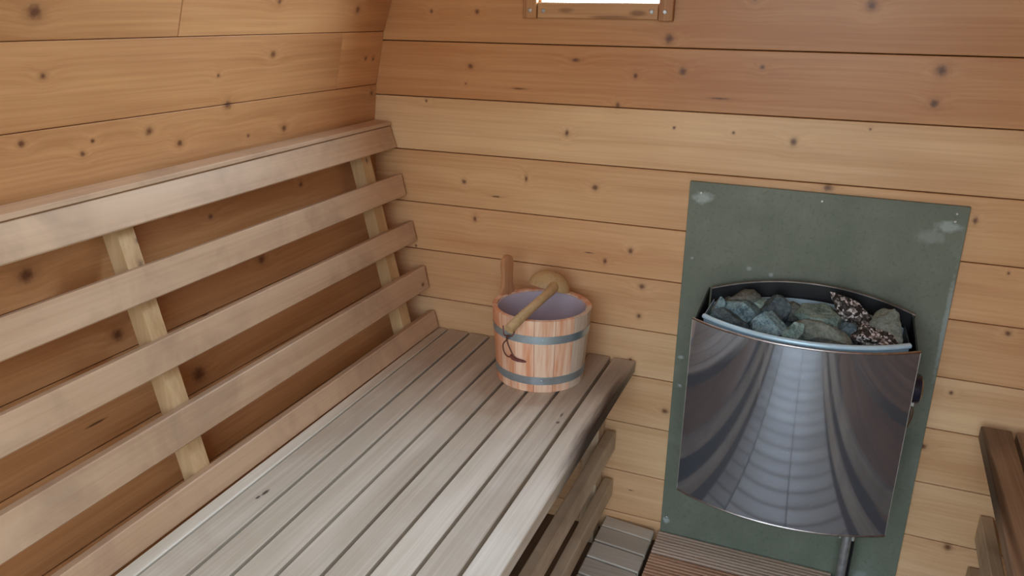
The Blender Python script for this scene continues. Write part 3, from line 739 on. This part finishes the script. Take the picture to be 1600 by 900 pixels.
deg = lambda i: math.degrees(ang0+2*math.pi*i/NST) % 360
grip_dir = math.radians(160)
for i in range(NST):
    d = deg(i)
    white = d > 330 or d < 20
    o = obj('stave', stave(i), stave_mats[2] if white else stave_mats[i % 2], bucket, smooth=True)
    if white: o['label'] = 'whiter stave'
# tall grip rising from the back left stave
gm_ = wood('grip_wood', srgb(214, 168, 126), srgb(168, 108, 66), 'Z', (), rough=0.5, seed=9, spread=1.2)
bm = bmesh.new()
gd = Vector((math.cos(grip_dir), math.sin(grip_dir), 0)); gt_ = Vector((-gd.y, gd.x, 0))
prof = [(0.0185, 0.0), (0.0165, 0.012), (0.0120, 0.026), (0.0118, 0.044), (0.0136, 0.060), (0.0138, 0.071), (0.0112, 0.080), (0.0060, 0.0845)]
prev = None
for w, dz in prof:
    z = BZ1-0.004+dz; R = rad_at(BZ1)+0.0001+dz*0.02
    th_ = 0.0115 if dz > 0.005 else 0.0095
    c0 = Vector((BX, BY, z))+gd*(R-0.005)
    ring = []
    for kk in range(12):
        a = 2*math.pi*kk/12
        ca, sa = math.cos(a), math.sin(a)
        sx = (abs(ca)**0.5)*(1 if ca >= 0 else -1); sy = (abs(sa)**0.5)*(1 if sa >= 0 else -1)
        ring.append(bm.verts.new(c0+gt_*w*sx*1.2+gd*th_*0.5*sy))
    if prev:
        for kk in range(12): bm.faces.new((prev[kk], prev[(kk+1) % 12], ring[(kk+1) % 12], ring[kk]))
    else: bm.faces.new(ring)
    prev = ring
bm.faces.new(prev); obj('grip', bm, gm_, bucket, smooth=True)
hoop_m = plain('galvanised_hoop', (0.46, 0.58, 0.66, 1), 0.30, 0.75, 30, 0.12)
def band(bm, z0, z1, dr0, th):
    n = 64; G = []
    for z in (z0, z1):
        for R in (rad_at(z)+dr0, rad_at(z)+dr0+th):
            G.append([bm.verts.new((BX+R*math.cos(2*math.pi*k/n), BY+R*math.sin(2*math.pi*k/n), z)) for k in range(n)])
    a, b, c2, d2 = G
    for r1, r2 in ((a, b), (b, d2), (d2, c2), (c2, a)):
        for k in range(n): bm.faces.new((r1[k], r1[(k+1) % n], r2[(k+1) % n], r2[k]))
for z0, z1 in ((0.5345, 0.5505), (0.4465, 0.4630)):
    bm = bmesh.new(); band(bm, z0, z1, 0.0001, 0.0009); hp = obj('hoop', bm, hoop_m, bucket, smooth=True)
    bm = bmesh.new(); a = math.radians(292); R = rad_at((z0+z1)/2)+0.001
    disc(bm, (BX+R*math.cos(a), BY+R*math.sin(a), (z0+z1)/2), (math.cos(a), math.sin(a), 0), 0.0022, 0.0012, 8); obj('rivet', bm, hoop_m, hp)
liner_m = plain('lilac_grey_liner', srgb(196, 184, 194), 0.45, 0.0, 20, 0.05)
bm = bmesh.new(); n = 48
R0 = [(rad_at(BZ1)-WALL_T-0.0004, BZ1-0.004), (rad_at(0.5)-WALL_T-0.0004, 0.50), (rad_at(0.445)-WALL_T-0.0004, 0.443), (rad_at(0.445)-WALL_T-0.0004, 0.437), ]
R1 = [(rad_at(BZ1)-WALL_T-0.0020, BZ1-0.004), (rad_at(0.5)-WALL_T-0.0020, 0.50), (rad_at(0.445)-WALL_T-0.0020, 0.443)]
def ring(R, z): return [bm.verts.new((BX+R*math.cos(2*math.pi*k/n), BY+R*math.sin(2*math.pi*k/n), z)) for k in range(n)]
o_ = [ring(*p) for p in R0]; i_ = [ring(*p) for p in R1]
seq = o_[::-1]+i_
for A, B in zip(seq, seq[1:]):
    for k in range(n): bm.faces.new((A[k], A[(k+1) % n], B[(k+1) % n], B[k]))
bm.faces.new(seq[0]); bm.faces.new(seq[-1])
obj('liner', bm, liner_m, bucket, smooth=True)

# ------------------------------------------------------------------ ladle lying across the bucket rim
lad_m = wood('ladle_wood', srgb(206, 178, 132), srgb(176, 144, 100), 'Z', (), rough=0.5, seed=6, tint=0.05)
ladle = empty('ladle', (-0.49, -0.13, 0.60))
tag(ladle, 'carved wooden ladle lying bowl down across the bucket rim', 'ladle')
LB = Vector((-0.512, -0.087, 0.5965)); LE = Vector((-0.5175, -0.288, 0.566))
# bowl: dome with a hollow underside
bm = bmesh.new(); rings = []
RX, RY, RZ = 0.0440, 0.038, 0.031
for s, kk in ((1.0, 1), (0.88, -1)):
    R_ = []
    for j in range(9):
        ph = math.pi/2*j/8.5 if kk == 1 else math.pi/2*(8-j)/8.5
        R_.append([bm.verts.new((LB.x+RX*s*math.cos(ph)*math.cos(t), LB.y+RY*s*math.cos(ph)*math.sin(t), LB.z+RZ*s*math.sin(ph)*1.15-(0.0 if kk == 1 else 0.001))) for t in [2*math.pi*q/28 for q in range(28)]])
    rings.append(R_)
outer, inner = rings
for A, B in zip(outer, outer[1:]):
    for q in range(28): bm.faces.new((A[q], A[(q+1) % 28], B[(q+1) % 28], B[q]))
for A, B in zip(inner, inner[1:]):
    for q in range(28): bm.faces.new((A[q], A[(q+1) % 28], B[(q+1) % 28], B[q]))
for q in range(28): bm.faces.new((outer[0][q], inner[-1][q], inner[-1][(q+1) % 28], outer[0][(q+1) % 28]))
bm.faces.new(outer[-1]); bm.faces.new(inner[0])
bmesh.ops.rotate(bm, cent=LB, matrix=Matrix.Rotation(math.radians(-14), 3, 'X') @ Matrix.Rotation(math.radians(8), 3, 'Y'), verts=bm.verts[:])
obj('bowl', bm, lad_m, ladle, smooth=True)
hp_ = catmull([LB+Vector((0.012, -0.010, 0.012)), Vector((-0.4915, -0.126, 0.6075)), Vector((-0.495, -0.195, 0.6025)), Vector((-0.504, -0.250, 0.5935)), LE+Vector((0, 0, 0.010))], 5)
rr_ = [0.0130-0.0042*min(1, i/8)+0.0014*max(0, (i-12)/8) for i in range(len(hp_))]
bm = bmesh.new(); tube(bm, hp_, rr_, 16); obj('handle', bm, lad_m, ladle, smooth=True)
cord_m = plain('brown_leather_cord', (0.13, 0.045, 0.030, 1), 0.6, 0, 200, 0.4)
def surf(a_deg, z, d=0.003):
    a = math.radians(a_deg); R = rad_at(z)+d; return Vector((BX+R*math.cos(a), BY+R*math.sin(a), z))
E_ = LE+Vector((0, 0, 0.008))
lp = catmull([E_+Vector((-0.014, 0.006, 0.006)), E_+Vector((-0.010, 0.002, -0.010)), Vector((-0.531, -0.262, 0.552)), surf(250, 0.537, 0.0045), surf(241, 0.520, 0.003), surf(241.5, 0.505, 0.003), surf(247, 0.4975, 0.003), surf(254, 0.4985, 0.003), surf(257, 0.500, 0.0045)], 5)
bm = bmesh.new(); tube(bm, lp, 0.00125, 7); cord = obj('cord', bm, cord_m, ladle, smooth=True)
lp = catmull([E_+Vector((0.012, 0.0, 0.0)), E_+Vector((0.006, 0.0, -0.010)), Vector((-0.530, -0.262, 0.553)), surf(249, 0.540, 0.0055), surf(249, 0.526, 0.003), surf(254, 0.510, 0.003), surf(258, 0.500, 0.0035)], 5)
bm = bmesh.new(); tube(bm, lp, 0.00125, 7); obj('cord', bm, cord_m, ladle, smooth=True)
bm = bmesh.new(); tube(bm, [surf(253, 0.503, 0.004), surf(257, 0.499, 0.0045), surf(263, 0.4965, 0.004), surf(270, 0.496, 0.003), surf(273, 0.4955, 0.003)], [0.0030, 0.0042, 0.0034, 0.0026, 0.0012], 8)
obj('knot', bm, plain('dark_red_leather', (0.16, 0.04, 0.032, 1), 0.6, 0, 200, 0.3), ladle, smooth=True)
